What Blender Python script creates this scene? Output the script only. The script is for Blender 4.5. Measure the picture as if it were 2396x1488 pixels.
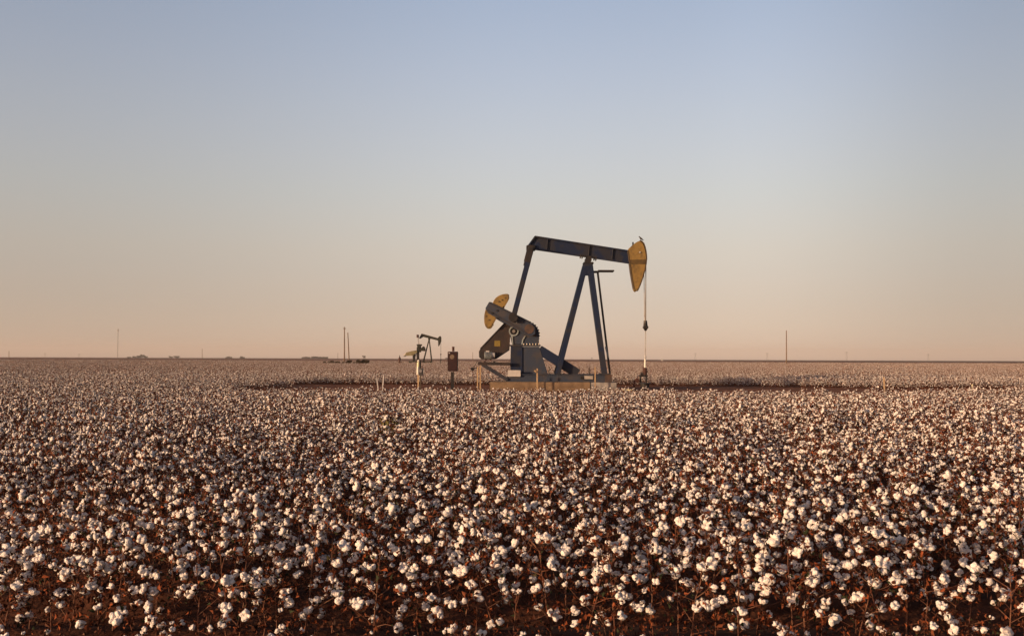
import bpy, bmesh, math, random
import numpy as np
from mathutils import Vector, Matrix, Euler

R = math.radians
for o in list(bpy.data.objects):
    bpy.data.objects.remove(o)
scene = bpy.context.scene
COL = scene.collection

# ------------------------------------------------------------------ camera
F, CX, CY, H = 2330.0, 1198.0, 744.0, 1.75          # focal length and centre in photo pixels, eye height
cam_d = bpy.data.cameras.new("camera")
cam = bpy.data.objects.new("camera", cam_d)
COL.objects.link(cam)
cam_d.sensor_fit = 'HORIZONTAL'
cam_d.sensor_width = 36.0
cam_d.lens = 36.0 * F / 2396.0
cam_d.clip_start = 0.1
cam_d.clip_end = 40000.0
PITCH = math.atan((839.5 - CY) / F)
CROT = Matrix.Rotation(R(90) + PITCH, 3, 'X') @ Matrix.Rotation(R(0.22), 3, 'Z')
cam.matrix_world = Matrix.Translation((0, 0, H)) @ CROT.to_4x4()
scene.camera = cam


def at(px, py, Y):
    """point of the place seen at a photo position, at distance Y"""
    d = CROT @ Vector(((px - CX) / F, -(py - CY) / F, -1.0))
    t = Y / d.y
    return Vector((d.x * t, Y, H + d.z * t))


# ------------------------------------------------------------------ light
SUN_EL, SUN_AZ = R(7.5), R(34)                       # low sun from the left, a little behind the viewer
sun_dir = Vector((-math.cos(SUN_AZ) * math.cos(SUN_EL), -math.sin(SUN_AZ) * math.cos(SUN_EL), math.sin(SUN_EL)))
world = bpy.data.worlds.new("World")
scene.world = world
world.use_nodes = True
wn, wl = world.node_tree.nodes, world.node_tree.links
wn.clear()
sky = wn.new('ShaderNodeTexSky')
sky.sky_type = 'NISHITA'
sky.sun_disc = False
sky.sun_elevation = SUN_EL
sky.sun_rotation = math.atan2(sun_dir.x, sun_dir.y)
sky.altitude = 900
sky.air_density = 1.0
sky.dust_density = 2.0
sky.ozone_density = 1.2
bg = wn.new('ShaderNodeBackground')
bg.inputs['Strength'].default_value = 0.12
wo = wn.new('ShaderNodeOutputWorld')
# hazy dusk air near the horizon: the low sky is brighter and pinker than the clean-air model
tcw = wn.new('ShaderNodeTexCoord')
sep = wn.new('ShaderNodeSeparateXYZ')
wl.new(tcw.outputs['Generated'], sep.inputs[0])
ramp = wn.new('ShaderNodeValToRGB')
STOPS = [(0.0, 2.84, 2.41, 3.55), (0.2, 2.84, 2.41, 3.55), (0.6, 2.33, 2.00, 3.00), (1, 2.02, 1.76, 2.65), (1.5, 1.82, 1.53, 2.20), (2, 1.73, 1.41, 1.91),
         (2.6, 1.68, 1.31, 1.65), (3.3, 1.69, 1.27, 1.48), (4, 1.75, 1.27, 1.38), (5, 1.86, 1.315, 1.32), (6, 2.015, 1.39, 1.30), (7, 2.145, 1.475, 1.328),
         (8, 2.27, 1.565, 1.377), (9.5, 2.43, 1.695, 1.464), (11, 2.58, 1.80, 1.56), (12.5, 2.69, 1.89, 1.65), (14, 2.77, 1.965, 1.73), (16, 2.83, 2.04, 1.83),
         (18, 2.84, 2.09, 1.90), (20, 2.82, 2.12, 1.96), (22.5, 2.77, 2.13, 2.02), (25, 2.4, 2.0, 1.97), (33, 1.0, 0.85, 0.95), (90, 0.42, 0.45, 0.52)]
els = ramp.color_ramp.elements
while len(els) < len(STOPS):
    els.new(0.5)
for e, (a, r_, g_, b_) in zip(els, STOPS):
    e.position = math.sin(R(a))
    e.color = (r_ / 4, g_ / 4, b_ / 4, 1)
wl.new(sep.outputs['Z'], ramp.inputs[0])
mul = wn.new('ShaderNodeVectorMath'); mul.operation = 'MULTIPLY'
scl = wn.new('ShaderNodeVectorMath'); scl.operation = 'SCALE'; scl.inputs['Scale'].default_value = 4.0
wl.new(sky.outputs[0], mul.inputs[0])
wl.new(ramp.outputs[0], mul.inputs[1])
wl.new(mul.outputs[0], scl.inputs[0])
# sky dimmed away from the sun and to both sides, imitating lens corner darkening
ramx = wn.new('ShaderNodeValToRGB')
ramx.color_ramp.interpolation = 'EASE'
XST = [(-1.0, 0.84), (-0.46, 0.90), (-0.05, 1.0), (0.2, 0.90), (0.46, 0.60), (1.0, 0.50)]
ex = ramx.color_ramp.elements
while len(ex) < len(XST):
    ex.new(0.5)
for e, (x_, v_) in zip(ex, XST):
    e.position = (x_ + 1) / 2
    e.color = (v_, v_, v_, 1)
mpx = wn.new('ShaderNodeMapRange')
mpx.inputs[1].default_value, mpx.inputs[2].default_value = -1.0, 1.0
wl.new(sep.outputs['X'], mpx.inputs[0])
wl.new(mpx.outputs[0], ramx.inputs[0])
mul2 = wn.new('ShaderNodeVectorMath'); mul2.operation = 'MULTIPLY'
wl.new(scl.outputs[0], mul2.inputs[0])
wl.new(ramx.outputs[0], mul2.inputs[1])
wl.new(mul2.outputs[0], bg.inputs[0])
wl.new(bg.outputs[0], wo.inputs[0])

sd = bpy.data.lights.new("sun", 'SUN')
sd.energy = 5.0
sd.angle = R(0.6)
sd.color = (1.0, 0.69, 0.41)
sun = bpy.data.objects.new("sun", sd)
COL.objects.link(sun)
sun.rotation_euler = sun_dir.to_track_quat('Z', 'Y').to_euler()

scene.view_settings.view_transform = 'Standard'
scene.view_settings.look = 'None'
scene.view_settings.exposure = 0.09
scene.view_settings.gamma = 1.0
scene.render.engine = 'CYCLES'
scene.cycles.max_bounces = 5
scene.cycles.diffuse_bounces = 3


# ------------------------------------------------------------------ materials
def mat(name, col, rough=0.8, metal=0.0, col2=None, scale=4.0, lo=0.4, hi=0.65, bump=0.0, bscale=40.0,
        stretch=None, island=0.0, spec=0.3, detail=6.0):
    m = bpy.data.materials.new(name)
    m.use_nodes = True
    nt = m.node_tree
    p = nt.nodes['Principled BSDF']
    p.inputs['Roughness'].default_value = rough
    p.inputs['Metallic'].default_value = metal
    p.inputs['Specular IOR Level'].default_value = spec
    tc = nt.nodes.new('ShaderNodeTexCoord')
    src = tc.outputs['Object']
    if stretch:
        mp = nt.nodes.new('ShaderNodeMapping')
        mp.inputs['Scale'].default_value = stretch
        nt.links.new(src, mp.inputs[0])
        src = mp.outputs[0]
    colout = None
    if col2:
        nz = nt.nodes.new('ShaderNodeTexNoise')
        nz.inputs['Scale'].default_value = scale
        nz.inputs['Detail'].default_value = detail
        nz.inputs['Roughness'].default_value = 0.62
        nt.links.new(src, nz.inputs['Vector'])
        rp = nt.nodes.new('ShaderNodeValToRGB')
        rp.color_ramp.elements[0].position = lo
        rp.color_ramp.elements[1].position = hi
        rp.color_ramp.elements[0].color = (*col, 1)
        rp.color_ramp.elements[1].color = (*col2, 1)
        nt.links.new(nz.outputs['Fac'], rp.inputs[0])
        colout = rp.outputs[0]
    else:
        p.inputs['Base Color'].default_value = (*col, 1)
        rgb = nt.nodes.new('ShaderNodeRGB')
        rgb.outputs[0].default_value = (*col, 1)
        colout = rgb.outputs[0]
    if island:
        g = nt.nodes.new('ShaderNodeNewGeometry')
        mr = nt.nodes.new('ShaderNodeMapRange')
        mr.inputs[3].default_value = 1.0 - island
        mr.inputs[4].default_value = 1.0 + island
        nt.links.new(g.outputs['Random Per Island'], mr.inputs[0])
        mx = nt.nodes.new('ShaderNodeHueSaturation')
        nt.links.new(mr.outputs[0], mx.inputs['Value'])
        nt.links.new(colout, mx.inputs['Color'])
        colout = mx.outputs[0]
    nt.links.new(colout, p.inputs['Base Color'])
    if bump:
        nb = nt.nodes.new('ShaderNodeTexNoise')
        nb.inputs['Scale'].default_value = bscale
        nb.inputs['Detail'].default_value = 5
        nt.links.new(src, nb.inputs['Vector'])
        bp = nt.nodes.new('ShaderNodeBump')
        bp.inputs['Strength'].default_value = bump
        bp.inputs['Distance'].default_value = 0.02
        nt.links.new(nb.outputs['Fac'], bp.inputs['Height'])
        nt.links.new(bp.outputs[0], p.inputs['Normal'])
    return m


def leaf_mat(name, stops):
    """dry foliage: colour picked per leaf"""
    m = bpy.data.materials.new(name)
    m.use_nodes = True
    nt = m.node_tree
    p = nt.nodes['Principled BSDF']
    p.inputs['Roughness'].default_value = 0.75
    p.inputs['Specular IOR Level'].default_value = 0.2
    g = nt.nodes.new('ShaderNodeNewGeometry')
    rp = nt.nodes.new('ShaderNodeValToRGB')
    els = rp.color_ramp.elements
    while len(els) < len(stops):
        els.new(0.5)
    for e, (pos, c) in zip(els, stops):
        e.position = pos
        e.color = (*c, 1)
    nt.links.new(g.outputs['Random Per Island'], rp.inputs[0])
    nt.links.new(rp.outputs[0], p.inputs['Base Color'])
    return m


M = {}
M['lint'] = mat('cotton_lint', (0.80, 0.735, 0.69), 1.0, col2=(0.66, 0.575, 0.525), scale=25, bump=0.5, bscale=130, island=0.08, spec=0.0)
M['stem'] = mat('cotton_stem', (0.095, 0.028, 0.015), 0.7, col2=(0.21, 0.10, 0.056), scale=18, spec=0.3)
M['leaf'] = leaf_mat('dry_leaf', [(0.0, (0.030, 0.012, 0.007)), (0.40, (0.085, 0.020, 0.008)), (0.62, (0.25, 0.062, 0.020)),
                                  (0.88, (0.075, 0.028, 0.014)), (0.93, (0.030, 0.036, 0.014)), (1.0, (0.025, 0.030, 0.012))])
M['soil'] = mat('red_soil', (0.060, 0.023, 0.013), 0.95, col2=(0.12, 0.047, 0.026), scale=3.0, bump=0.9, bscale=22, spec=0.1)
M['track'] = mat('bare_track_soil', (0.17, 0.066, 0.033), 0.95, col2=(0.29, 0.125, 0.066), scale=1.2, bump=0.8, bscale=20, spec=0.1)
M['ground'] = mat('plain_ground', (0.11, 0.060, 0.040), 0.95, col2=(0.17, 0.095, 0.064), scale=0.01, spec=0.05)
M['farcrop'] = mat('far_cotton', (0.24, 0.13, 0.09), 1.0, col2=(0.40, 0.27, 0.21), scale=0.6, lo=0.35, hi=0.7, spec=0.0, stretch=(1, 0.25, 1))
M['blue'] = mat('blue_paint', (0.009, 0.016, 0.042), 0.5, col2=(0.021, 0.022, 0.031), scale=0.75, lo=0.50, hi=0.56, bump=0.08, bscale=30, spec=0.25)  # second-tone patches stand in for sun and shade on beam and legs
M['blueworn'] = mat('worn_blue_paint', (0.022, 0.026, 0.040), 0.6, col2=(0.050, 0.038, 0.034), scale=2.2, lo=0.42, hi=0.75, bump=0.12, bscale=30)
M['worn'] = mat('weathered_steel', (0.028, 0.037, 0.060), 0.6, col2=(0.050, 0.045, 0.050), scale=1.8, lo=0.46, hi=0.62, bump=0.12, bscale=30)
M['dark'] = mat('dark_steel', (0.010, 0.010, 0.012), 0.6, col2=(0.026, 0.018, 0.015), scale=5, bump=0.1, bscale=30)
M['guard'] = mat('guard_steel', (0.018, 0.015, 0.016), 0.6, col2=(0.042, 0.025, 0.020), scale=1.6, bump=0.08, bscale=20)
M['gold'] = mat('yellow_paint', (0.225, 0.140, 0.040), 0.6, col2=(0.105, 0.066, 0.026), scale=2.2, lo=0.48, hi=0.68, bump=0.06, bscale=25)
M['rim'] = mat('rim_steel', (0.10, 0.065, 0.030), 0.6, col2=(0.05, 0.035, 0.022), scale=4)
M['steel'] = mat('bare_steel', (0.32, 0.30, 0.28), 0.45, metal=0.5, col2=(0.18, 0.13, 0.10), scale=6)
M['cable'] = mat('wire_rope', (0.22, 0.20, 0.18), 0.5, metal=0.4, col2=(0.14, 0.11, 0.09), scale=30)
M['motor'] = mat('motor_grey', (0.27, 0.30, 0.30), 0.45, col2=(0.15, 0.15, 0.15), scale=5)
M['white'] = mat('white_paint', (0.46, 0.43, 0.41), 0.5, col2=(0.42, 0.38, 0.35), scale=7)
M['sign'] = mat('sign_yellow', (0.22, 0.155, 0.03), 0.5, col2=(0.15, 0.10, 0.025), scale=9)
M['concrete'] = mat('tan_concrete', (0.22, 0.145, 0.088), 0.9, col2=(0.13, 0.082, 0.050), scale=2.5, bump=0.25, bscale=18)
M['pale'] = mat('pale_concrete', (0.34, 0.30, 0.265), 0.9, col2=(0.17, 0.155, 0.15), scale=2.2, bump=0.25, bscale=18)
M['stake'] = mat('pale_wood', (0.46, 0.32, 0.185), 0.8, col2=(0.30, 0.19, 0.105), scale=8, stretch=(1, 1, 0.15))
M['pole'] = mat('pole_wood', (0.20, 0.125, 0.080), 0.9, col2=(0.12, 0.075, 0.050), scale=3, stretch=(1, 1, 0.1))
M['redbox'] = mat('maroon_paint', (0.022, 0.007, 0.007), 0.5, col2=(0.036, 0.012, 0.010), scale=4)
M['dial'] = mat('dial_face', (0.20, 0.145, 0.10), 0.4, col2=(0.13, 0.09, 0.06), scale=8)
M['cream'] = mat('cream_plastic', (0.74, 0.66, 0.40), 0.5)
M['paleplastic'] = mat('pale_plastic', (0.72, 0.68, 0.58), 0.5)
M['meter'] = mat('meter_grey', (0.035, 0.033, 0.036), 0.5, col2=(0.06, 0.055, 0.055), scale=8)
M['glass'] = mat('meter_glass', (0.20, 0.19, 0.20), 0.12, spec=0.6)
M['rustred'] = mat('rust_red', (0.075, 0.028, 0.020), 0.7, col2=(0.045, 0.020, 0.016), scale=7)
M['rusty'] = mat('rusty_cover', (0.085, 0.050, 0.038), 0.7, col2=(0.045, 0.034, 0.032), scale=4)
M['olive'] = mat('olive_paint', (0.024, 0.023, 0.015), 0.6, col2=(0.015, 0.014, 0.010), scale=1.2)
M['olive_pale'] = mat('olive_guard', (0.22, 0.19, 0.10), 0.6, col2=(0.14, 0.11, 0.06), scale=1.0)
M['grey'] = mat('galvanised', (0.30, 0.27, 0.26), 0.6, metal=0.2, col2=(0.22, 0.19, 0.18), scale=0.5)
M['feather'] = mat('feather', (0.035, 0.030, 0.030), 0.8, col2=(0.075, 0.065, 0.060), scale=20)
M['tree'] = leaf_mat('tree_leaf', [(0.0, (0.036, 0.030, 0.024)), (0.5, (0.060, 0.048, 0.036)), (1.0, (0.085, 0.064, 0.048))])
M['brush'] = leaf_mat('brush_leaf', [(0.0, (0.014, 0.011, 0.007)), (0.5, (0.040, 0.030, 0.016)), (1.0, (0.085, 0.052, 0.028))])
M['weed'] = leaf_mat('weed_leaf', [(0.0, (0.13, 0.12, 0.035)), (0.6, (0.22, 0.19, 0.06)), (1.0, (0.30, 0.24, 0.10))])
M['bark'] = mat('bark', (0.06, 0.042, 0.030), 0.9, col2=(0.10, 0.07, 0.05), scale=4)


# ------------------------------------------------------------------ helpers
def tag(o, label=None, cat=None, group=None, kind=None):
    if label: o['label'] = label
    if cat: o['category'] = cat
    if group: o['group'] = group
    if kind: o['kind'] = kind
    return o


def thing(name, label, cat, loc=(0, 0, 0), rz=0.0, group=None):
    o = bpy.data.objects.new(name, None)
    COL.objects.link(o)
    o.empty_display_size = 0.3
    o.location = loc
    o.rotation_euler = (0, 0, rz)
    return tag(o, label, cat, group)


def obj(name, bm, m, parent=None, smooth=False):
    """link a bmesh (world coordinates) as one object; a child keeps its place under an unrotated thing"""
    bmesh.ops.recalc_face_normals(bm, faces=bm.faces[:])
    me = bpy.data.meshes.new(name)
    if parent is not None:
        w = Vector(parent.location)
        if parent.parent: w = w + Vector(parent.parent.location)
        bmesh.ops.translate(bm, verts=bm.verts[:], vec=-w)
        o_loc = Vector((0, 0, 0))
    bm.to_mesh(me)
    bm.free()
    for x in (m if isinstance(m, (list, tuple)) else [m]):
        me.materials.append(x)
    if smooth:
        for p in me.polygons: p.use_smooth = True
    o = bpy.data.objects.new(name, me)
    COL.objects.link(o)
    if parent is not None: o.parent = parent
    return o


def prism(pts, y0, y1, bm=None, bevel=0.0):
    """a closed outline in X-Z extruded from y0 to y1"""
    bm = bm or bmesh.new()
    a = [bm.verts.new((p[0], y0, p[1])) for p in pts]
    b = [bm.verts.new((p[0], y1, p[1])) for p in pts]
    n = len(pts)
    fs = [bm.faces.new(a), bm.faces.new(b[::-1])]
    for i in range(n):
        fs.append(bm.faces.new((a[i], a[(i + 1) % n], b[(i + 1) % n], b[i])))
    if bevel:
        es = list({e for f in fs for e in f.edges})
        bmesh.ops.bevel(bm, geom=es, offset=bevel, segments=1, affect='EDGES')
    return bm


def xz(pxs, Y):
    return [(at(x, y, Y).x, at(x, y, Y).z) for x, y in pxs]


def box(c, s, bm=None, rot=None, bevel=0.0):
    bm = bm or bmesh.new()
    mtx = Matrix.Translation(c) @ (rot.to_4x4() if rot else Matrix()) @ Matrix.Diagonal((s[0], s[1], s[2], 1))
    r = bmesh.ops.create_cube(bm, size=1.0, matrix=mtx)
    if bevel:
        es = list({e for v in r['verts'] for e in v.link_edges})
        bmesh.ops.bevel(bm, geom=es, offset=bevel, segments=2, affect='EDGES')
    return bm


def bar(a, b, w, d=None, bm=None, up=Vector((0, 1, 0)), bevel=0.0):
    """square bar from a to b: w across (in the picture plane), d along `up`"""
    a, b = Vector(a), Vector(b)
    z = (b - a).normalized()
    x = up.cross(z)
    if x.length < 1e-4: x = Vector((1, 0, 0)).cross(z)
    x.normalize()
    y = z.cross(x)
    rot = Matrix((x, y, z)).transposed()
    return box((a + b) / 2, (w, d or w, (b - a).length), bm, rot, bevel)


def tube(a, b, r0, r1=None, bm=None, n=12):
    bm = bm or bmesh.new()
    a, b = Vector(a), Vector(b)
    z = b - a
    q = z.to_track_quat('Z', 'Y').to_matrix().to_4x4()
    bmesh.ops.create_cone(bm, cap_ends=True, segments=n, radius1=r0, radius2=r0 if r1 is None else r1, depth=z.length,
                          matrix=Matrix.Translation((a + b) / 2) @ q)
    return bm


def ball(c, r, bm=None, s=(1, 1, 1), n=2):
    bm = bm or bmesh.new()
    bmesh.ops.create_icosphere(bm, subdivisions=n, radius=r, matrix=Matrix.Translation(c) @ Matrix.Diagonal((*s, 1)))
    return bm


def ibeam(p0, p1, depth, width, tf=0.05, tw=0.06, bm=None):
    """rolled I section from p0 to p1 in the X-Z plane"""
    bm = bm or bmesh.new()
    p0, p1 = Vector(p0), Vector(p1)
    z = (p1 - p0).normalized()
    n = Vector((0, 1, 0)).cross(z).normalized()
    k = (depth - tf) / 2
    bar(p0 + n * k, p1 + n * k, tf, width, bm)
    bar(p0 - n * k, p1 - n * k, tf, width, bm)
    bar(p0, p1, depth - 2 * tf, tw, bm)
    return bm


def mesh_np(name, V, T, mi, mats):
    me = bpy.data.meshes.new(name)
    nv, nt = len(V), len(T)
    me.vertices.add(nv)
    me.vertices.foreach_set('co', np.asarray(V, np.float32).ravel())
    me.loops.add(nt * 3)
    me.loops.foreach_set('vertex_index', np.asarray(T, np.int32).ravel())
    me.polygons.add(nt)
    me.polygons.foreach_set('loop_start', np.arange(0, nt * 3, 3, dtype=np.int32))
    for m in mats: me.materials.append(m)
    me.polygons.foreach_set('material_index', np.asarray(mi, np.int32))
    me.update(calc_edges=True)
    me.validate()
    return me


class Acc:
    """collects triangle pieces"""
    def __init__(s):
        s.V, s.T, s.I, s.n = [], [], [], 0

    def add(s, V, T, I):
        s.V.append(V); s.T.append(np.asarray(T) + s.n); s.I.append(np.full(len(T), I) if np.isscalar(I) else I)
        s.n += len(V)

    def mesh(s, name, mats, smooth=None):
        me = mesh_np(name, np.concatenate(s.V), np.concatenate(s.T), np.concatenate(s.I), mats)
        if smooth is not None:
            idx = np.concatenate(s.I)
            me.polygons.foreach_set('use_smooth', (idx == smooth))
        return me


# ------------------------------------------------------------------ ground
def sheet(name, poly, z, m):
    bm = bmesh.new()
    bm.faces.new([bm.verts.new((x, y, z)) for x, y in poly])
    o = obj(name, bm, m)
    tag(o, kind='structure')
    return o


sheet('ground', [(-5500, -300), (5500, -300), (5500, 9000), (-5500, 9000)], -0.02, M['ground'])

EDGE, BACK = 41.0, 65.0       # far edge of the near field, near edge of the far field


def soil_mesh():
    """near field soil: planting beds one metre apart, clods and wheel-rolled furrows"""
    rng = np.random.default_rng(3)
    xs = np.linspace(-34, 34, 430)
    ys = np.concatenate([np.linspace(2.0, 12.0, 140), np.linspace(12.1, 70.0, 330)])
    X, Y = np.meshgrid(xs, ys)
    ph = (Y - 6.1)
    bed = np.where(Y < EDGE + 0.6, 0.045 * np.cos(2 * math.pi * ph), 0.0)
    Z = bed + 0.03 + rng.normal(0, 0.008, X.shape)
    Z += 0.02 * np.sin(X * 0.9 + 1.3 * np.sin(Y * 0.4)) * np.sin(Y * 0.7)
    V = np.stack([X.ravel(), Y.ravel(), Z.ravel()], 1)
    nx = len(xs)
    i = (np.arange(len(ys) - 1)[:, None] * nx + np.arange(nx - 1)[None]).ravel()
    T = np.concatenate([np.stack([i, i + 1, i + nx + 1], 1), np.stack([i, i + nx + 1, i + nx], 1)])
    cy = V[T[:, 0], 1] + 0.6 * np.sin(V[T[:, 0], 0] * 1.1)
    me = mesh_np('field_soil', V, T, (cy > EDGE + 1.5).astype(int), [M['soil'], M['track']])
    for p in me.polygons: p.use_smooth = True
    o = bpy.data.objects.new('field_soil', me)
    COL.objects.link(o)
    tag(o, kind='structure')


soil_mesh()


# ------------------------------------------------------------------ cotton
def ico(n):
    bm = bmesh.new()
    bmesh.ops.create_icosphere(bm, subdivisions=n, radius=1.0)
    bm.verts.ensure_lookup_table()
    V = np.array([v.co[:] for v in bm.verts])
    T = np.array([[v.index for v in f.verts] for f in bm.faces])
    bm.free()
    return V, T


ICO = {n: ico(n) for n in (1, 2, 3)}


def rotm(rng=None, e=None):
    return np.array(Euler(e).to_matrix())


def boll_template(rng, n):
    """an open boll: 4 or 5 fluffy locks bulging out of a dry brown bur; its axis is +Z"""
    acc = Acc()
    V0, T0 = ICO[n]
    k = rng.integers(4, 6)
    a0 = rng.uniform(0, 6.28)
    for i in range(k):
        a = a0 + i * 2 * math.pi / k + rng.normal(0, 0.12)
        tilt = rng.uniform(0.35, 0.75)
        s = np.array([0.0155, 0.0175, 0.024]) * rng.uniform(0.75, 1.25)
        if i == 0 and rng.random() < 0.5:                # a lock pulled out of the bur by wind
            s = s * np.array([0.8, 0.9, rng.uniform(1.4, 1.9)])
            tilt = rng.uniform(0.9, 1.3)
        V = V0.copy()
        if n >= 2:
            w = sum(np.sin(V0 @ rng.normal(0, 3.4, 3) + rng.uniform(0, 6.28)) for _ in range(4))
            V = V * (1 + 0.065 * w[:, None])
            w2 = sum(np.sin(V0 @ rng.normal(0, 9.0, 3) + rng.uniform(0, 6.28)) for _ in range(3))
            V = V * (1 + 0.045 * w2[:, None])
        V = V * s
        V = V @ rotm(e=(0, tilt, a)).T
        V = V + np.array([math.cos(a) * 0.0175, math.sin(a) * 0.0175, 0.021 + rng.normal(0, 0.003)])
        acc.add(V, T0, 0)
    for i in range(k):                                  # pointed bur segments
        a = a0 + (i + 0.5) * 2 * math.pi / k
        c, s_ = math.cos(a), math.sin(a)
        P = np.array([[0, 0, -0.006], [c * 0.020 - s_ * 0.013, s_ * 0.020 + c * 0.013, -0.002],
                      [c * 0.020 + s_ * 0.013, s_ * 0.020 - c * 0.013, -0.002], [c * 0.043, s_ * 0.043, 0.006]])
        acc.add(P, [[0, 1, 2], [1, 3, 2]], 1)
    return np.concatenate(acc.V), np.concatenate(acc.T), np.concatenate(acc.I)


brng = np.random.default_rng(11)
BOLL_HI = [boll_template(brng, 3) for _ in range(7)]
BOLL_MID = [boll_template(brng, 2) for _ in range(6)]
BOLL_LO = [boll_template(brng, 1) for _ in range(6)]


def tube_np(pts, rad, n=4):
    pts = np.asarray(pts, float)
    V, T = [], []
    for j, p in enumerate(pts):
        d = pts[min(j + 1, len(pts) - 1)] - pts[max(j - 1, 0)]
        d = d / (np.linalg.norm(d) + 1e-9)
        u = np.cross(d, [0.3, 1, 0.1]); u /= np.linalg.norm(u)
        v = np.cross(d, u)
        for k in range(n):
            a = 2 * math.pi * k / n
            V.append(p + rad[j] * (math.cos(a) * u + math.sin(a) * v))
    for j in range(len(pts) - 1):
        for k in range(n):
            a, b = j * n + k, j * n + (k + 1) % n
            T += [[a, b, b + n], [a, b + n, a + n]]
    return np.array(V), np.array(T)


def leaf_np(p, size, rng, e=None):
    """a small curled dry leaf: two bent halves"""
    L = np.array([[0, 0, 0], [0.42, 0.27, 0.24], [1, 0.05, -0.28], [0.55, -0.25, 0.18], [0.5, 0.02, -0.10]]) * size
    rm = rotm(e=e if e is not None else rng.uniform(0, 6.28, 3))
    return L @ rm.T + p, np.array([[0, 4, 1], [4, 2, 1], [0, 3, 4], [4, 3, 2]])


def cotton_plant_data(rng, lod):
    h = rng.uniform(0.46, 0.62)
    stem, leaf, bolls = Acc(), Acc(), []
    n = 5 if lod < 2 else 3
    lean = rng.normal(0, 0.05, 2)
    main = [np.array([lean[0] * t + rng.normal(0, 0.006) * (t > 0), lean[1] * t + rng.normal(0, 0.006) * (t > 0), h * t])
            for t in np.linspace(0, 1, n)]
    V, T = tube_np(main, np.linspace(0.0052, 0.0020, n), 5 if lod == 0 else 3)
    stem.add(V, T, 1)
    nb = int(rng.integers(8, 13))
    az = rng.uniform(0, 6.28)
    for i in range(nb):
        t = 0.16 + 0.82 * i / (nb - 1)
        t = min(0.98, max(0.12, t + rng.normal(0, 0.04)))
        base = np.array([np.interp(t, np.linspace(0, 1, n), [m[c] for m in main]) for c in range(3)])
        az += 2.4 + rng.normal(0, 0.3)
        L = (0.24 - 0.13 * t) * rng.uniform(0.6, 1.25)
        el = rng.uniform(0.25, 0.85)
        d = np.array([math.cos(az) * math.cos(el), math.sin(az) * math.cos(el), math.sin(el)])
        mid = base + d * L * 0.55 + rng.normal(0, 0.008, 3)
        end = base + d * L + np.array([0, 0, -0.02 * rng.random()])
        V, T = tube_np([base, mid, end] if lod < 2 else [base, end], [0.0032, 0.0026, 0.0018][:3 if lod < 2 else 2], 4 if lod == 0 else 3)
        stem.add(V, T, 1)
        spots = [end]
        if rng.random() < (0.40 if lod == 0 else 0.70): spots.append(base + d * L * rng.uniform(0.2, 0.6) + rng.normal(0, 0.04, 3))
        for sp in spots:
            if rng.random() < (0.90 if lod < 2 else 0.60):
                ax = d * 0.9 + np.array([0, 0, rng.uniform(-0.5, 0.8)]) + rng.normal(0, 0.35, 3)
                q = Vector(ax).to_track_quat('Z', 'Y') @ Euler((0, 0, rng.uniform(0, 6.28))).to_quaternion()
                s = np.clip(rng.normal(0.80 if lod == 0 else 0.71, 0.15), 0.42, 1.15)
                bolls.append((sp, q, s, int(rng.integers(0, 97))))
        for k in range(8 if lod < 2 else 4):
            p = base + d * L * rng.uniform(0.1, 1.15) + rng.normal(0, 0.025, 3)
            V, T = leaf_np(p, rng.uniform(0.016, 0.046), rng)
            leaf.add(V, T, 2)
    for k in range(24 if lod < 2 else 5):                # ragged dead leaves low on the plant
        a, rr = rng.uniform(0, 6.28), rng.uniform(0.02, 0.20)
        p = np.array([rr * math.cos(a), rr * math.sin(a), h * rng.uniform(0.06, 0.6)])
        V, T = leaf_np(p, rng.uniform(0.020, 0.055), rng)
        leaf.add(V, T, 2)
    tip = main[-1]
    for k in range(4):                                   # dry twig tips above the top bolls
        d = np.array([rng.normal(0, 0.035), rng.normal(0, 0.035), rng.uniform(0.03, 0.10)])
        V, T = tube_np([tip, tip + d], [0.002, 0.001], 3)
        stem.add(V, T, 1)
        V, T = leaf_np(tip + d * rng.uniform(0.3, 1), rng.uniform(0.02, 0.045), rng)
        leaf.add(V, T, 2)
    return stem, leaf, bolls


MATS3 = [M['lint'], M['stem'], M['leaf']]


def boll_into(acc, tmpl, sp, q, s, I=(0, 2)):
    V, T, mi = tmpl
    V = (V * s) @ np.array(q.to_matrix()).T + sp
    acc.add(V, T, np.where(mi == 0, I[0], I[1]))


# ---- the nearest plants: one thing each
protos = []
prng = np.random.default_rng(5)
boll_meshes = [mesh_np('boll', V, T, mi, [M['lint'], M['leaf']]) for V, T, mi in BOLL_HI]
for me in boll_meshes:
    idx = np.zeros(len(me.polygons), np.int32)
    me.polygons.foreach_get('material_index', idx)
    me.polygons.foreach_set('use_smooth', idx == 0)
for k in range(12):
    st, lf, bl = cotton_plant_data(prng, 0)
    me_s = st.mesh('stem', [M['stem'], M['stem'], M['leaf']])
    me_l = lf.mesh('foliage', MATS3)
    protos.append((me_s, me_l, bl))

ROWTXT = {0: 'short one cut by the bottom edge', 1: 'first full row from the bottom edge', 2: 'second full row from the bottom edge',
          3: 'third full row from the bottom edge', 4: 'fourth full row from the bottom edge'}


def build_plant(k):
    me_s, me_l, bl = protos[k]
    root = bpy.data.objects.new('cotton_plant', None)
    COL.objects.link(root)
    root.empty_display_size = 0.1
    for nm, me in (('stem', me_s), ('foliage', me_l)):
        c = bpy.data.objects.new(nm, me)
        COL.objects.link(c); c.parent = root
    for sp, q, s, vi in bl:
        c = bpy.data.objects.new('boll', boll_meshes[vi % len(boll_meshes)])
        COL.objects.link(c); c.parent = root
        c.location = sp; c.rotation_mode = 'QUATERNION'; c.rotation_quaternion = q; c.scale = (s, s, s)
    return root


def copy_thing(o):
    c = o.copy(); COL.objects.link(c)
    for ch in o.children:
        d = ch.copy(); COL.objects.link(d); d.parent = c
    return c


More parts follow.
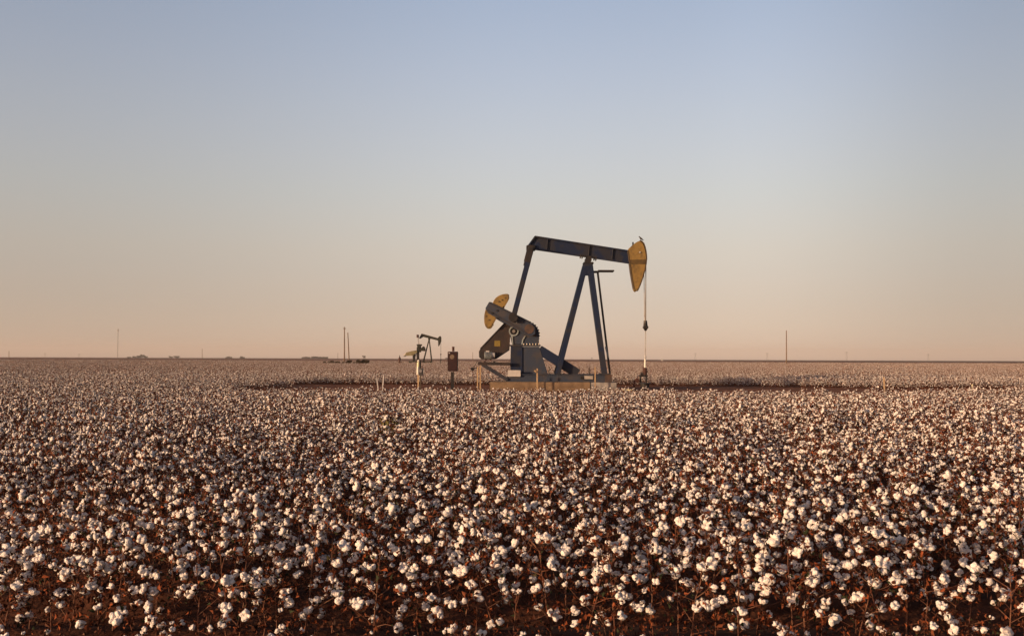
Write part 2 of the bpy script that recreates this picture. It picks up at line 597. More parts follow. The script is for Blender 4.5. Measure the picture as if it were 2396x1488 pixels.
kr = random.Random(8)
made, total = {}, 0
for row in range(5):
    y = 5.1 + row
    half = y * 0.5142 + 0.25
    n = int(2 * half * (5.5 if row == 0 else 7.7))
    for i in range(n):
        if total >= 298: break
        x = -half + 2 * half * (i + kr.uniform(0.1, 0.9)) / n
        k = kr.randrange(12)
        if k not in made:
            made[k] = build_plant(k); o = made[k]
        else:
            o = copy_thing(made[k])
        o.location = (x, y + kr.gauss(0, 0.07), 0.06)
        o.rotation_euler = (kr.gauss(0, 0.05), kr.gauss(0, 0.05), kr.uniform(0, 6.28))
        s = kr.uniform(0.48, 0.70) if row == 0 else kr.uniform(0.85, 1.15)
        o.scale = (s, s, s * kr.uniform(0.82, 1.02))
        tag(o, 'leafless brown cotton plant with open white bolls, ' + ROWTXT[row], 'cotton plant', 'cotton plants in the nearest rows')
        total += 1


# fallen leaves and boll scraps on the soil of the first rows
def litter_mesh():
    rng = np.random.default_rng(77)
    acc = Acc()
    for i in range(9000):
        y = rng.uniform(5.2, 12.0)
        x = rng.uniform(-1, 1) * (y * 0.53 + 0.3)
        V, T = leaf_np(np.array([x, y, 0.045 + 0.045 * math.cos(2 * math.pi * (y - 6.1)) + rng.uniform(0, 0.03)]), rng.uniform(0.010, 0.038), rng)
        acc.add(V, T, 1 if rng.random() < 0.15 else 2)
    o = bpy.data.objects.new('leaf_litter', acc.mesh('leaf_litter', MATS3))
    COL.objects.link(o)
    tag(o, 'dry brown leaf litter on the soil between the nearest cotton rows', 'leaf litter', kind='stuff')


litter_mesh()


# ---- the rest of the field: nobody could count it
def segment_mesh(rng, lod, length, rows, tmpls, per_m, litter):
    acc = Acc()
    for r in range(rows):
        n = int(length * per_m)
        for i in range(n):
            st, lf, bl = cotton_plant_data(rng, lod)
            x = -length / 2 + length * (i + rng.uniform(0.1, 0.9)) / n
            y = r + rng.normal(0, 0.08)
            a = rng.uniform(0, 6.28)
            s = rng.uniform(0.82, 1.18)
            rm = np.array([[math.cos(a), -math.sin(a), 0], [math.sin(a), math.cos(a), 0], [0, 0, 1]]) * s
            off = np.array([x, y, 0.05])
            for src in (st, lf):
                acc.add(np.concatenate(src.V) @ rm.T + off, np.concatenate(src.T), np.concatenate(src.I))
            for sp, q, bs, vi in bl:
                V, T, mi = tmpls[vi % len(tmpls)]
                V = ((V * bs) @ np.array(q.to_matrix()).T + sp) @ rm.T + off
                acc.add(V, T, np.where(mi == 0, 0, 2))
        for k in range(litter):
            p = np.array([rng.uniform(-length / 2, length / 2), r + rng.uniform(-0.5, 0.5), rng.uniform(0.035, 0.10)])
            V, T = leaf_np(p, rng.uniform(0.02, 0.055), rng)
            acc.add(V, T, 2)
    return acc.mesh('cotton_rows', MATS3, smooth=0)


def scatter(name, pts, sources, label, cat):
    """one stuff object: instances of the source meshes on points carrying rotation, scale and variant"""
    me = bpy.data.meshes.new(name)
    P = np.array([p[0] for p in pts], np.float32)
    me.vertices.add(len(P))
    me.vertices.foreach_set('co', P.ravel())
    for an, ty, vals in (('rz', 'FLOAT', [p[1] for p in pts]), ('sc', 'FLOAT_VECTOR', [p[2] for p in pts]), ('vi', 'INT', [p[3] for p in pts])):
        at_ = me.attributes.new(an, ty, 'POINT')
        if ty == 'FLOAT_VECTOR':
            at_.data.foreach_set('vector', np.array(vals, np.float32).ravel())
        else:
            at_.data.foreach_set('value', np.array(vals, np.float32 if ty == 'FLOAT' else np.int32))
    for m in MATS3: me.materials.append(m)
    o = bpy.data.objects.new(name, me)
    COL.objects.link(o)
    tag(o, label, cat, kind='stuff')
    ng = bpy.data.node_groups.new(name, 'GeometryNodeTree')
    ng.interface.new_socket('Geometry', in_out='INPUT', socket_type='NodeSocketGeometry')
    ng.interface.new_socket('Geometry', in_out='OUTPUT', socket_type='NodeSocketGeometry')
    N, L = ng.nodes, ng.links
    gi, go = N.new('NodeGroupInput'), N.new('NodeGroupOutput')
    ti = N.new('GeometryNodeGeometryToInstance')
    for src in sources:
        oi = N.new('GeometryNodeObjectInfo')
        oi.inputs['Object'].default_value = src
        oi.inputs['As Instance'].default_value = False
        L.new(oi.outputs['Geometry'], ti.inputs[0])

    def attr(n, ty):
        a = N.new('GeometryNodeInputNamedAttribute')
        a.data_type = ty
        a.inputs['Name'].default_value = n
        return a.outputs['Attribute']
    cx = N.new('ShaderNodeCombineXYZ')
    L.new(attr('rz', 'FLOAT'), cx.inputs['Z'])
    ip = N.new('GeometryNodeInstanceOnPoints')
    ip.inputs['Pick Instance'].default_value = True
    L.new(gi.outputs[0], ip.inputs['Points'])
    L.new(ti.outputs[0], ip.inputs['Instance'])
    L.new(attr('vi', 'INT'), ip.inputs['Instance Index'])
    L.new(cx.outputs[0], ip.inputs['Rotation'])
    L.new(attr('sc', 'FLOAT_VECTOR'), ip.inputs['Scale'])
    L.new(ip.outputs[0], go.inputs[0])
    md = o.modifiers.new('scatter', 'NODES')
    md.node_group = ng
    return o


def source(me):
    return bpy.data.objects.new('cotton_rows', me)        # not linked: only its mesh is used


srng = np.random.default_rng(21)
SEG = [source(segment_mesh(srng, 1, 1.5, 1, BOLL_MID, 7.0, 60)) for _ in range(8)]
PATCH = [source(segment_mesh(srng, 2, 6.0, 6, BOLL_LO, 6.0, 0)) for _ in range(5)]

sr = random.Random(4)
pts = []


def seg_row(y, x0, x1):
    x = x0 + sr.uniform(0, 0.6)
    while x < x1:
        s = sr.uniform(0.9, 1.1) * (1 + 0.16 * math.sin(x * 0.55 + 2 * math.sin(y * 0.23)) * math.sin(y * 0.61 + 1.7 * math.sin(x * 0.19)))
        s *= 0.93 if y < 24 else 0.93 + 0.07 * min(1.0, (y - 24) / 12)
        s *= 1 - 0.24 * min(1.0, max(0.0, (y - 24) / 12)) * (1.0 if y < BACK - 2 else 0.6)
        pts.append(((x, y + sr.gauss(0, 0.06), 0.0), sr.choice((0.0, math.pi)) + sr.gauss(0, 0.03), (1, 1, s * 1.0), sr.randrange(8)))
        x += 1.5


y = 6.1 + 4
while y < EDGE + 0.1:
    half = y * 0.5142 + 3.5
    seg_row(y, -half, half)
    y += 1.0
# beyond the near field's end the crop goes on at the left of the pad, and the track at the right is narrower
y = EDGE + 1.0
while y < BACK:
    half = y * 0.5142 + 5
    seg_row(y, -half, -14.5 + 1.5 * math.sin(y))
    if y > BACK - 4.2: seg_row(y, 11 + (BACK - y) * 2.5, half)
    if y < EDGE + 4.6: seg_row(y, 13 + (y - EDGE) * 2.5, half)
    y += 1.0
y = BACK
while y < BACK + 12:
    half = y * 0.5142 + 5
    seg_row(y, -half, half)
    y += 1.0
scatter('cotton_crop', pts, SEG, 'cotton crop with white bolls filling the field up to the pumping unit', 'cotton')

pts = []
y = BACK + 12.5
while y < 430:
    half = y * 0.53 + 8
    x = -half
    while x < half:
        a = sr.choice((0.0, math.pi))
        yy = y if a == 0.0 else y + 5
        s = sr.uniform(0.78, 0.98)
        # cleared pad round the far pumping unit and brush heap
        pts.append(((x, yy, 0), a, (1, 1, s), sr.randrange(5)))
        x += 6.0
    y += 6.0
scatter('far_cotton_crop', pts, PATCH, 'distant cotton crop running from the pumping unit towards the horizon', 'cotton')

# the crop's far end, a low rough sheet
def far_canopy():
    rng = np.random.default_rng(2)
    V, T = [], []
    ys = np.concatenate([np.arange(428, 620, 3.0), np.arange(620, 1500, 12.0)])
    nx = 160
    for y in ys:
        x0 = -0.56 * y
        x1 = 0.56 * y if y < 560 else (0.56 * y - (y - 560) * 0.78)
        for x in np.linspace(x0, max(x1, x0 + 10), nx):
            V.append((x, y, 0.45 + rng.normal(0, 0.07)))
    i = (np.arange(len(ys) - 1)[:, None] * nx + np.arange(nx - 1)[None]).ravel()
    T = np.concatenate([np.stack([i, i + 1, i + nx + 1], 1), np.stack([i, i + nx + 1, i + nx], 1)])
    me = mesh_np('horizon_crop', np.array(V), T, np.zeros(len(T), int), [M['farcrop']])
    o = bpy.data.objects.new('horizon_crop', me)
    COL.objects.link(o)
    tag(o, 'pinkish brown cotton crop fading out along the horizon', 'cotton', kind='stuff')


far_canopy()

# ------------------------------------------------------------------ foundation blocks
PY = 55.0                                             # the pumping unit's middle plane
def A(px, py, Y=PY):
    return at(px, py, Y)

zt = A(1200, 893.5, PY - 1.0).z                       # top of the foundation
def block(name, px0, px1, top, y0, y1, m, label):
    x0, x1 = A(px0, 893, y0).x, A(px1, 893, y0).x
    bm = box(((x0 + x1) / 2, (y0 + y1) / 2, top / 2 - 0.02), (x1 - x0, y1 - y0, top + 0.04), bevel=0.02)
    o = obj(name, bm, m)
    return tag(o, label, 'foundation block', 'foundation blocks')

block('foundation_block', 1145, 1381, zt, PY - 1.1, PY + 1.1, M['concrete'], 'long tan foundation block under the big blue pumping unit')
block('foundation_block', 1382.5, 1443, zt - 0.01, PY - 1.12, PY + 1.08, M['pale'], 'short pale foundation block under the ladder end of the pumping unit')

# ------------------------------------------------------------------ the pumping unit
base = A(1300, 893, PY); base.z = zt
pj = thing('pump_jack', 'large navy blue oil pump jack with yellow horse head beside the front cotton field', 'pump jack', base)
NY, FY = PY - 0.85, PY + 0.85                         # near and far skid beams

# skid: two long I-beams and cross members
bm = bmesh.new()
sz0, sz1 = zt + 0.005, A(1300, 875.5, NY).z
sx0, sx1 = A(1187, 884, NY).x, A(1428, 884, NY).x
for yy in (NY, FY):
    ibeam((sx0, yy, (sz0 + sz1) / 2), (sx1, yy, (sz0 + sz1) / 2), sz1 - sz0, 0.22, 0.045, 0.05, bm)
for t in (0.02, 0.2, 0.4, 0.6, 0.8, 0.985):
    x = sx0 + (sx1 - sx0) * t
    box((x, PY, (sz0 + sz1) / 2), (0.12, FY - NY - 0.24, sz1 - sz0 - 0.12), bm)
skid = obj('skid', bm, M['worn'], pj)
obj('end_plate', box((sx1 - 0.11, NY - 0.125, (sz0 + sz1) / 2 - 0.02), (0.38, 0.02, sz1 - sz0 + 0.03)), M['rusty'], skid)

# name plates
p0, p1 = A(1188, 866, NY - 0.16), A(1218, 881, NY - 0.16)
pl = obj('name_plate', box(((p0.x + p1.x) / 2, NY - 0.16, (p0.z + p1.z) / 2), (p1.x - p0.x, 0.02, p0.z - p1.z), bevel=0.004), M['white'], pj)
p0, p1 = A(1367, 879, NY - 0.14), A(1388, 887, NY - 0.14)
obj('name_plate', box(((p0.x + p1.x) / 2, NY - 0.14, (p0.z + p1.z) / 2), (p1.x - p0.x, 0.02, p0.z - p1.z), bevel=0.004), M['pale'], pj)
p0 = A(1361, 884, NY - 0.13)
obj('lifting_pin', tube((p0.x, NY - 0.2, p0.z), (p0.x, NY + 0.05, p0.z), 0.075), M['dark'], pj)

# pedestal under the gear reducer: a boxed column and a sloped stiffened panel
PW = 0.62
ped = bmesh.new()
prism(xz([(1195, 809.5), (1223, 809.5), (1223, 875.5), (1193.5, 875.5)], PY - PW), PY - PW, PY + PW, ped, 0.015)
pedo = obj('pedestal', ped, M['blue'], pj)
obj('panel', prism(xz([(1223.3, 811), (1262, 811), (1282, 875.3), (1223.3, 875.3)], PY - PW + 0.05), PY - PW + 0.05, PY + PW - 0.05, bevel=0.012), M['worn'], pedo)
bm = prism(xz([(1192.5, 806.5), (1265, 806.5), (1265, 809.7), (1192.5, 809.7)], PY - PW), PY - PW - 0.06, PY + PW + 0.06)
obj('flange', bm, M['blueworn'], pedo)
bm = bmesh.new()
for x in range(1226, 1264, 7):
    c = A(x, 805.2, PY - PW)
    tube((c.x, PY - PW - 0.02, c.z - 0.03), (c.x, PY - PW - 0.02, c.z + 0.035), 0.032, bm=bm, n=6)
obj('flange_bolts', bm, M['steel'], pedo)

# gear reducer: round-backed cast housing, side cover, bolted rim, shaft bosses
hp = [(1198, 806), (1196, 790), (1192, 782), (1193, 772), (1200, 762), (1214, 755)]
c = (1231, 783)
for a in np.linspace(-2.05, 0.15, 12):
    hp.append((c[0] + 30.5 * math.cos(a), c[1] + 31 * math.sin(a)))
hp += [(1261, 806)]
GW = 0.5
gr = obj('gear_reducer', prism(xz(hp, PY - GW), PY - GW, PY + GW, bevel=0.03), M['worn'], pj)
bm = bmesh.new()
for a in np.linspace(-1.9, 0.3, 11):
    q = A(c[0] + 31 * math.cos(a), c[1] + 31 * math.sin(a), PY - GW)
    for yy in (PY - GW + 0.12, PY + GW - 0.12):
        ball((q.x, yy, q.z), 0.05, bm, n=1)
obj('rim_bolts', bm, M['dark'], gr)
bm = prism(xz([(1224, 757), (1240, 757), (1254, 771), (1255, 788), (1236, 785)], PY - GW - 0.03), PY - GW - 0.035, PY - GW + 0.01, bevel=0.01)
obj('side_cover', bm, M['rusty'], gr)
# bearing ring with the shaft end and the two pale ribs under it
q = A(1202, 775, PY - GW)
bm = bmesh.new()
for a in range(28):
    t0, t1 = a * 2 * math.pi / 28, (a + 1) * 2 * math.pi / 28
    f = lambda t, r: (q.x + r * math.cos(t), q.z + r * math.sin(t))
    prism([f(t0, 0.20), f(t0, 0.27), f(t1, 0.27), f(t1, 0.20)], PY - GW - 0.07, PY - GW + 0.02, bm)
bmesh.ops.remove_doubles(bm, verts=bm.verts[:], dist=1e-4)
obj('bearing_ring', bm, M['motor'], gr)
obj('shaft_end', tube((q.x, PY - GW - 0.10, q.z), (q.x, PY - GW + 0.05, q.z), 0.085), M['steel'], gr)
obj('bearing_cover', tube((q.x, PY - GW - 0.02, q.z), (q.x, PY - GW + 0.05, q.z), 0.2, n=20), M['dark'], gr)
for pts_ in ([(1193.5, 778), (1196, 781), (1199.5, 788), (1201, 806), (1198, 806), (1197, 790)],
             [(1227, 786), (1230, 786), (1224, 797), (1223, 806), (1220, 806), (1221, 796)]):
    obj('rib', prism(xz(pts_, PY - GW - 0.05), PY - GW - 0.06, PY - GW - 0.003), M['motor'], gr)

# cranks on both ends of the slow shaft, weights bolted on them
CRK = [(1144.5, 706.5), (1149, 707), (1200, 732), (1240, 752), (1252, 766), (1253, 782), (1243, 787), (1232, 783), (1183, 757), (1143, 733.5), (1135.5, 722)]
CW_UP = [(1152, 712), (1155, 704), (1160, 697), (1167, 692), (1175, 689), (1183, 687.7), (1188.5, 688), (1191.5, 690), (1191.5, 693.5), (1188, 701), (1182, 711), (1176.5, 721), (1175, 726), (1160, 718)]
CW_LO = [(1136, 724), (1133.5, 735), (1132.8, 746), (1133.5, 757), (1136, 764.5), (1140, 767), (1145.5, 767), (1150, 763.5), (1155, 752), (1161, 741), (1164, 737), (1148, 728)]
for yy, sgn in ((PY - 0.86, -1), (PY + 0.86, 1)):
    cy0, cy1 = yy - 0.1, yy + 0.1
    ck = obj('crank', prism(xz(CRK, PY - 0.86), cy0, cy1, bevel=0.018), M['worn'], pj)
    # raised outer edges
    bm = bmesh.new()
    e0, e1 = A(1147, 709.5, PY - 0.86), A(1238, 754.5, PY - 0.86)
    bar((e0.x, yy + sgn * 0.112, e0.z), (e1.x, yy + sgn * 0.112, e1.z), 0.09, 0.04, bm)
    e0, e1 = A(1139, 726, PY - 0.86), A(1232, 780, PY - 0.86)
    bar((e0.x, yy + sgn * 0.112, e0.z), (e1.x, yy + sgn * 0.112, e1.z), 0.09, 0.04, bm)
    obj('edge_rail', bm, M['blueworn'], ck)
    hub = A(1238, 770, PY - 0.86)
    obj('crank_hub', tube((hub.x, yy - 0.118, hub.z), (hub.x, yy + 0.118, hub.z), 0.26, n=24), M['rusty'], ck)
    wp = A(1201, 744, PY - 0.86)
    obj('wrist_pin', tube((wp.x, yy + sgn * 0.08, wp.z), (wp.x, yy + sgn * 0.42, wp.z), 0.13, n=16), M['dark'], ck)
    wq = A(1209, 754, PY - 0.86)
    obj('pin_nut', tube((wq.x, yy - 0.125, wq.z), (wq.x, yy + 0.125, wq.z), 0.05, n=6), M['steel'], ck)
    for outl in (CW_UP, CW_LO):
        cw = obj('counterweight', prism(xz(outl, PY - 0.86), yy - 0.07, yy + 0.15, bevel=0.025), M['gold'], pj)
        bm = bmesh.new()
        cxm = sum(p[0] for p in outl) / len(outl); cym = sum(p[1] for p in outl) / len(outl)
        for k in (0.0, 0.55, -0.5):
            b = A(cxm + 14 * k, cym + (8 if outl is CW_UP else 18) * k * (1 if outl is CW_LO else -1), PY - 0.86)
            tube((b.x, yy - 0.11, b.z), (b.x, yy + 0.02, b.z), 0.035, bm=bm, n=6)
        obj('weight_bolts', bm, M['rim'], cw)
for px_, py_ in ((1163, 727), (1178, 719), (1164, 745), (1152, 733)):
    b = A(px_, py_, PY - 0.86)
    obj('clamp_bolt', tube((b.x, PY - 1.02, b.z), (b.x, PY - 0.7, b.z), 0.05, n=6), M['dark'], pj)

# pitman arms and equalizer
for yy in (PY - 1.16, PY + 1.16):
    t, b = A(1241, 590, PY - 1.1), A(1201, 743, PY - 1.1)
    pa = obj('pitman_arm', bar((t.x, yy, t.z), (b.x, yy, b.z), 0.27, 0.17, bevel=0.015), M['blue'], pj)
    t2, b2 = A(1240.5, 584, PY - 1.1), A(1233, 614, PY - 1.1)
    obj('clevis', bar((t2.x, yy, t2.z), (b2.x, yy, b2.z), 0.36, 0.24, bevel=0.02), M['guard'], pa)
    b3 = A(1201, 743, PY - 1.1)
    obj('wrist_bearing', tube((b3.x, yy - 0.13, b3.z), (b3.x, yy + 0.13, b3.z), 0.25, n=20), M['dark'], pa)
eq = A(1242, 586, PY)
eqo = obj('equalizer', bar((eq.x, PY - 1.32, eq.z), (eq.x, PY + 1.32, eq.z), 0.26, 0.28, up=Vector((0, 0, 1)), bevel=0.02), M['dark'], pj)
obj('equalizer_bearing', box((eq.x, PY, eq.z + 0.12), (0.5, 0.42, 0.3), bevel=0.03), M['dark'], eqo)

# walking beam: sloped I-beam with cut tail, flanges and stiffeners
BW = 0.17
web = [(1252, 555), (1470, 589), (1472, 615), (1245, 581), (1234.5, 578)]
wb = obj('walking_beam', prism(xz(web, PY - 0.045), PY - 0.045, PY + 0.045), M['blue'], pj)
bm = bmesh.new()
for (a_, b_) in (((1251.5, 554), (1471, 588)), ((1241, 581.5), (1473, 615.5)), ((1252, 554), (1234.5, 578))):
    p_, q_ = A(*a_), A(*b_)
    bar(p_, q_, 0.075, 2 * BW, bm)
fl = obj('flanges', bm, M['blue'], wb)
bm = bmesh.new()
for x in (1280, 1377, 1432):
    y0 = 555 + (x - 1252) * 34 / 218; y1 = 582 + (x - 1245) * 34 / 228
    bar(A(x + 1.5, y0 + 1, PY), A(x - 1, y1 - 1.5, PY), 0.035, 2 * BW - 0.03, bm)
obj('stiffeners', bm, M['blueworn'], wb)
# centre bearing saddle
bm = bmesh.new()
q = A(1376, 603, PY)
box((q.x, PY, q.z + 0.05), (0.95, 0.44, 0.07), bm, Euler((0, R(8.6), 0)).to_matrix())
tube((q.x, PY - 0.33, q.z - 0.14), (q.x, PY + 0.33, q.z - 0.14), 0.18, bm=bm, n=16)
box((q.x, PY, q.z - 0.33), (0.52, 0.7, 0.12), bm)
sb = obj('saddle_bearing', bm, M['dark'], pj)
bm = bmesh.new()
for dx in (-0.43, -0.33, 0.33, 0.43):
    for dy in (-0.18, 0.18):
        tube((q.x + dx, PY + dy, q.z + 0.02 - dx * 0.15), (q.x + dx, PY + dy, q.z - 0.10 - dx * 0.15), 0.03, bm=bm, n=6)
obj('saddle_bolts', bm, M['dark'], sb)

# horse head: two side plates, curved face plate, back plate
HH = [(1468.3, 587), (1473, 580), (1479, 574.5), (1486, 569), (1492, 565.3), (1496, 564.3), (1500, 566), (1504.5, 571), (1507.5, 579), (1509.7, 589),
      (1511, 599), (1511.2, 607), (1510, 618), (1508, 629), (1504.5, 643), (1500, 657), (1495.5, 669), (1490.5, 680), (1487.5, 682.5), (1484.5, 680), (1482.5, 676),
      (1478, 652), (1475.5, 637), (1473.5, 621)]
HW = 0.22
hh = obj('horse_head', prism(xz(HH, PY - HW), PY - HW, PY + HW, bevel=0.012), M['gold'], pj)
front = HH[5:18]
bm = bmesh.new()
for a_, b_ in zip(front[:-1], front[1:]):
    p_, q_ = A(a_[0] + 0.6, a_[1], PY), A(b_[0] + 0.6, b_[1], PY)
    d_ = (q_ - p_).normalized() * 0.01
    bar(p_ - d_, q_ + d_, 0.06, 2 * HW + 0.09, bm)
obj('face_plate', bm, M['rim'], hh)
bm = bmesh.new()
for a_, b_ in zip(HH[18:-1] + [HH[-1]], HH[19:] + [HH[0]]):
    bar(A(a_[0] - 0.4, a_[1], PY), A(b_[0] - 0.4, b_[1], PY), 0.04, 2 * HW + 0.05, bm)
obj('back_plate', bm, M['rim'], hh)
M['band'] = mat('dark_band', (0.10, 0.062, 0.020), 0.65, col2=(0.065, 0.040, 0.016), scale=5)
bm = prism(xz([(1472.5, 608), (1510.6, 607), (1509.8, 618.5), (1474, 618.5)], PY - HW), PY - HW - 0.012, PY - HW + 0.02)  # thin raised strip giving the head's near side a darker band
obj('head_band', bm, M['band'], hh)
q = A(1481, 571.5, PY)
bm = box(q, (0.07, 0.14, 0.22), bevel=0.01)
obj('lifting_lug', bm, M['dark'], hh)
q = A(1497, 590.5, PY - HW)
obj('head_pin', tube((q.x, PY - HW - 0.05, q.z), (q.x, PY - HW + 0.02, q.z), 0.045, n=8), M['white'], hh)

# bridle, carrier bar, polished rod
q0, q1 = A(1511, 606, PY), A(1510, 756, PY)
for dy, dx in ((-0.14, -0.035), (0.14, 0.045)):
    bm = bmesh.new()
    path = [A(x + 1.3, y, PY) for x, y in HH[6:13]] + [Vector((q0.x + dx, PY, 0)) for _ in ()]
    low = Vector((q1.x + dx, PY + dy, q1.z))
    path = [Vector((p.x + dx * 0.3, PY + dy, p.z)) for p in path] + [low]
    for a_, b_ in zip(path[:-1], path[1:]):
        tube(a_, b_, 0.022, bm=bm, n=8)
    obj('bridle_cable', bm, M['cable'], pj)
# the long straight fall of the rope
bm = bmesh.new()
tube(A(1506.8, 632, PY), A(1508.2, 755, PY), 0.016, bm=bm, n=8)
obj('bridle_cable', bm, M['steel'], pj)
cb = bmesh.new()
tube(A(1510, 750, PY), A(1510.5, 765, PY), 0.09, 0.13, cb, 12)
q = A(1510.5, 766, PY)
box(q, (0.26, 0.5, 0.15), cb, bevel=0.03)
tube(A(1510.5, 768, PY), A(1510.5, 774, PY), 0.13, 0.05, cb, 12)
obj('carrier_bar', cb, M['dark'], pj)
obj('polished_rod', tube(A(1510.5, 772, PY), A(1510, 862, PY), 0.021, n=8), M['steel'], pj)
obj('rod_sleeve', tube(A(1509.6, 840, PY), A(1509.4, 860, PY), 0.052, n=12), M['paleplastic'], pj)
obj('rod_clamp', tube(A(1509.8, 833, PY), A(1509.8, 838, PY), 0.06, n=10), M['white'], pj)

# samson post: four tapering legs, gusset, top plate
top_l, top_r = A(1369, 622, PY), A(1380, 622, PY)
for yy, ty in ((PY - 0.88, PY - 0.2), (PY + 0.88, PY + 0.2)):
    b = A(1303, 875.5, PY)
    obj('post_leg', bar((top_l.x, ty, top_l.z), (b.x, yy, sz1), 0.28, 0.26, bevel=0.012), M['blue'], pj)
    bx = 1411 if yy < PY else 1417
    b = A(bx, 875.5, PY)
    lg = obj('post_leg', bar((top_r.x, ty, top_r.z), (b.x, yy, sz1), 0.30, 0.28, bevel=0.012), M['blue'], pj)
    obj('foot_plate', box((b.x, yy, sz1 + 0.02), (0.62, 0.34, 0.04)), M['blueworn'], lg)
gs = prism(xz([(1366, 617), (1385, 617), (1388.5, 645), (1361.5, 645)], PY - 0.36), PY - 0.36, PY - 0.33)
prism(xz([(1366, 617), (1385, 617), (1388.5, 645), (1361.5, 645)], PY + 0.33), PY + 0.36, PY + 0.39, gs)
for k in range(5):
    p_, q_ = A(1366 - k, 623 + 4.6 * k, PY - 0.37), A(1380 + 0.6 * k, 623 + 4.6 * k, PY - 0.37)
    bar(p_, q_, 0.03, 0.03, gs)
obj('gusset', gs, M['blue'], pj)
q = A(1376, 617, PY)
obj('top_plate', box((q.x, PY, q.z), (0.56, 0.8, 0.07)), M['dark'], pj)

# ladder with cage-free rails, and the little platform at its head
lt, lb = A(1399, 634, PY - 0.2), A(1428, 875, PY - 0.75)
bm = bmesh.new()
off = Vector((0, 0.42, 0))
bar(lt, lb, 0.07, 0.07, bm)
bar(lt + off, lb + off, 0.07, 0.07, bm)
ld = obj('ladder', bm, M['dark'], pj)
bm = bmesh.new()
for k in range(1, 19):
    p_ = lt.lerp(lb, k / 19)
    tube(p_, p_ + off, 0.016, bm=bm, n=6)
obj('rungs', bm, M['dark'], ld)
p_, q_ = A(1388, 636.5, PY), A(1435, 635.5, PY)
bm = bmesh.new()
box(((A(1399, 634).x + q_.x) / 2, PY, A(1417, 634.7).z), (q_.x - A(1398, 634).x, 0.8, 0.07), bm)
bar((p_.x, PY - 0.2, p_.z), (A(1402, 637).x, PY - 0.2, p_.z), 0.09, 0.08, bm)
bar((p_.x, PY + 0.2, p_.z), (A(1402, 637).x, PY + 0.2, p_.z), 0.09, 0.08, bm)
obj('platform', bm, M['dark'], pj)
obj('ladder_bracket', bar(A(1417, 812, PY - 0.5), A(1424, 838, PY - 0.62), 0.06, 0.3), M['motor'], pj)

# heavy diagonal brace from pedestal to skid
for yy in (PY - 0.45, PY + 0.45):
    b0, b1 = A(1262, 818, PY - 0.45), A(1352, 874, PY - 0.45)
    obj('brace', bar((b0.x, yy, b0.z), (b1.x, yy, b1.z), 0.50, 0.2, bevel=0.012), M['blue'], pj)

# belt guard, sign, motor and its outrigger
BG = [(1182, 755), (1190, 757), (1196, 770), (1194, 788), (1192, 818), (1161, 838.5), (1126, 839.5), (1121, 836), (1120.5, 822), (1124, 816)]
bgo = obj('belt_guard', prism(xz(BG, PY - 0.40), PY - 0.46, PY - 0.16, bevel=0.02), M['guard'], pj)
bm = bmesh.new()
for a_, b_ in ((BG[9], BG[0]), (BG[4], BG[5]), (BG[5], BG[6])):
    bar(A(*a_, PY - 0.31), A(*b_, PY - 0.31), 0.06, 0.36, bm)
obj('guard_edge', bm, M['dark'], bgo)
p0, p1 = A(1157, 797, PY - 0.48), A(1170.5, 810.5, PY - 0.48)
sg = obj('warning_sign', box(((p0.x + p1.x) / 2, PY - 0.478, (p0.z + p1.z) / 2), (p1.x - p0.x, 0.014, p0.z - p1.z), bevel=0.003), M['sign'], bgo)
bm = bmesh.new()
for k in range(3):
    box(((p0.x + p1.x) / 2, PY - 0.487, p0.z - 0.07 - k * 0.085), ((p1.x - p0.x) * (0.7, 0.5, 0.62)[k], 0.004, 0.022), bm)
obj('sign_text', bm, M['gold'], sg)

mq0, mq1 = A(1133.5, 832, PY - 0.9), A(1151, 832, PY - 0.9)
bm = tube((mq0.x, PY - 0.85, mq0.z), (mq1.x, PY - 0.85, mq1.z), 0.205, n=24)
for k in range(9):
    x = mq0.x + (mq1.x - mq0.x) * (k + 1) / 10
    tube((x - 0.008, PY - 0.85, mq0.z), (x + 0.008, PY - 0.85, mq0.z), 0.222, bm=bm, n=24)
mo = obj('motor', bm, M['motor'], pj)
obj('fan_cover', tube((mq1.x, PY - 0.85, mq1.z + 0.02), (mq1.x + 0.16, PY - 0.85, mq1.z + 0.02), 0.17, 0.14, n=20), M['white'], mo)
obj('junction_box', box(((mq0.x + mq1.x) / 2 - 0.03, PY - 0.86, mq0.z + 0.2), (0.2, 0.16, 0.14), bevel=0.02), M['white'], mo)
bm = bmesh.new()
for x in (mq0.x + 0.08, mq1.x - 0.08):
    box((x, PY - 0.85, mq0.z - 0.235), (0.07, 0.36, 0.06), bm)
obj('motor_feet', bm, M['rustred'], mo)
bm = bmesh.new()
for yy in (PY - 0.9, PY + 0.3):
    a_, b_ = A(1118, 850.5, PY - 0.9), A(1194, 851.5, PY - 0.9)
    bar((a_.x, yy, a_.z), (b_.x, yy, b_.z), 0.16, 0.16, bm)
a_ = A(1122, 847.5, PY - 0.9)
box((a_.x, PY - 0.3, a_.z - 0.03), (0.14, 1.36, 0.13), bm)
b_ = A(1156, 846.5, PY - 0.9)
box((b_.x, PY - 0.3, b_.z + 0.0), (0.10, 1.36, 0.07), bm)
b_ = A(1134, 846.5, PY - 0.9)
box((b_.x, PY - 0.3, b_.z + 0.0), (0.10, 1.36, 0.07), bm)
ou = obj('motor_rail', bm, M['guard'], pj)
for yy in (PY - 0.9, PY + 0.3):
    a_, b_ = A(1128, 853, PY - 0.9), A(1188, 889, PY - 0.9)
    obj('rail_strut', bar((a_.x, yy, a_.z), (b_.x, yy, b_.z), 0.17, 0.13), M['blueworn'], pj)
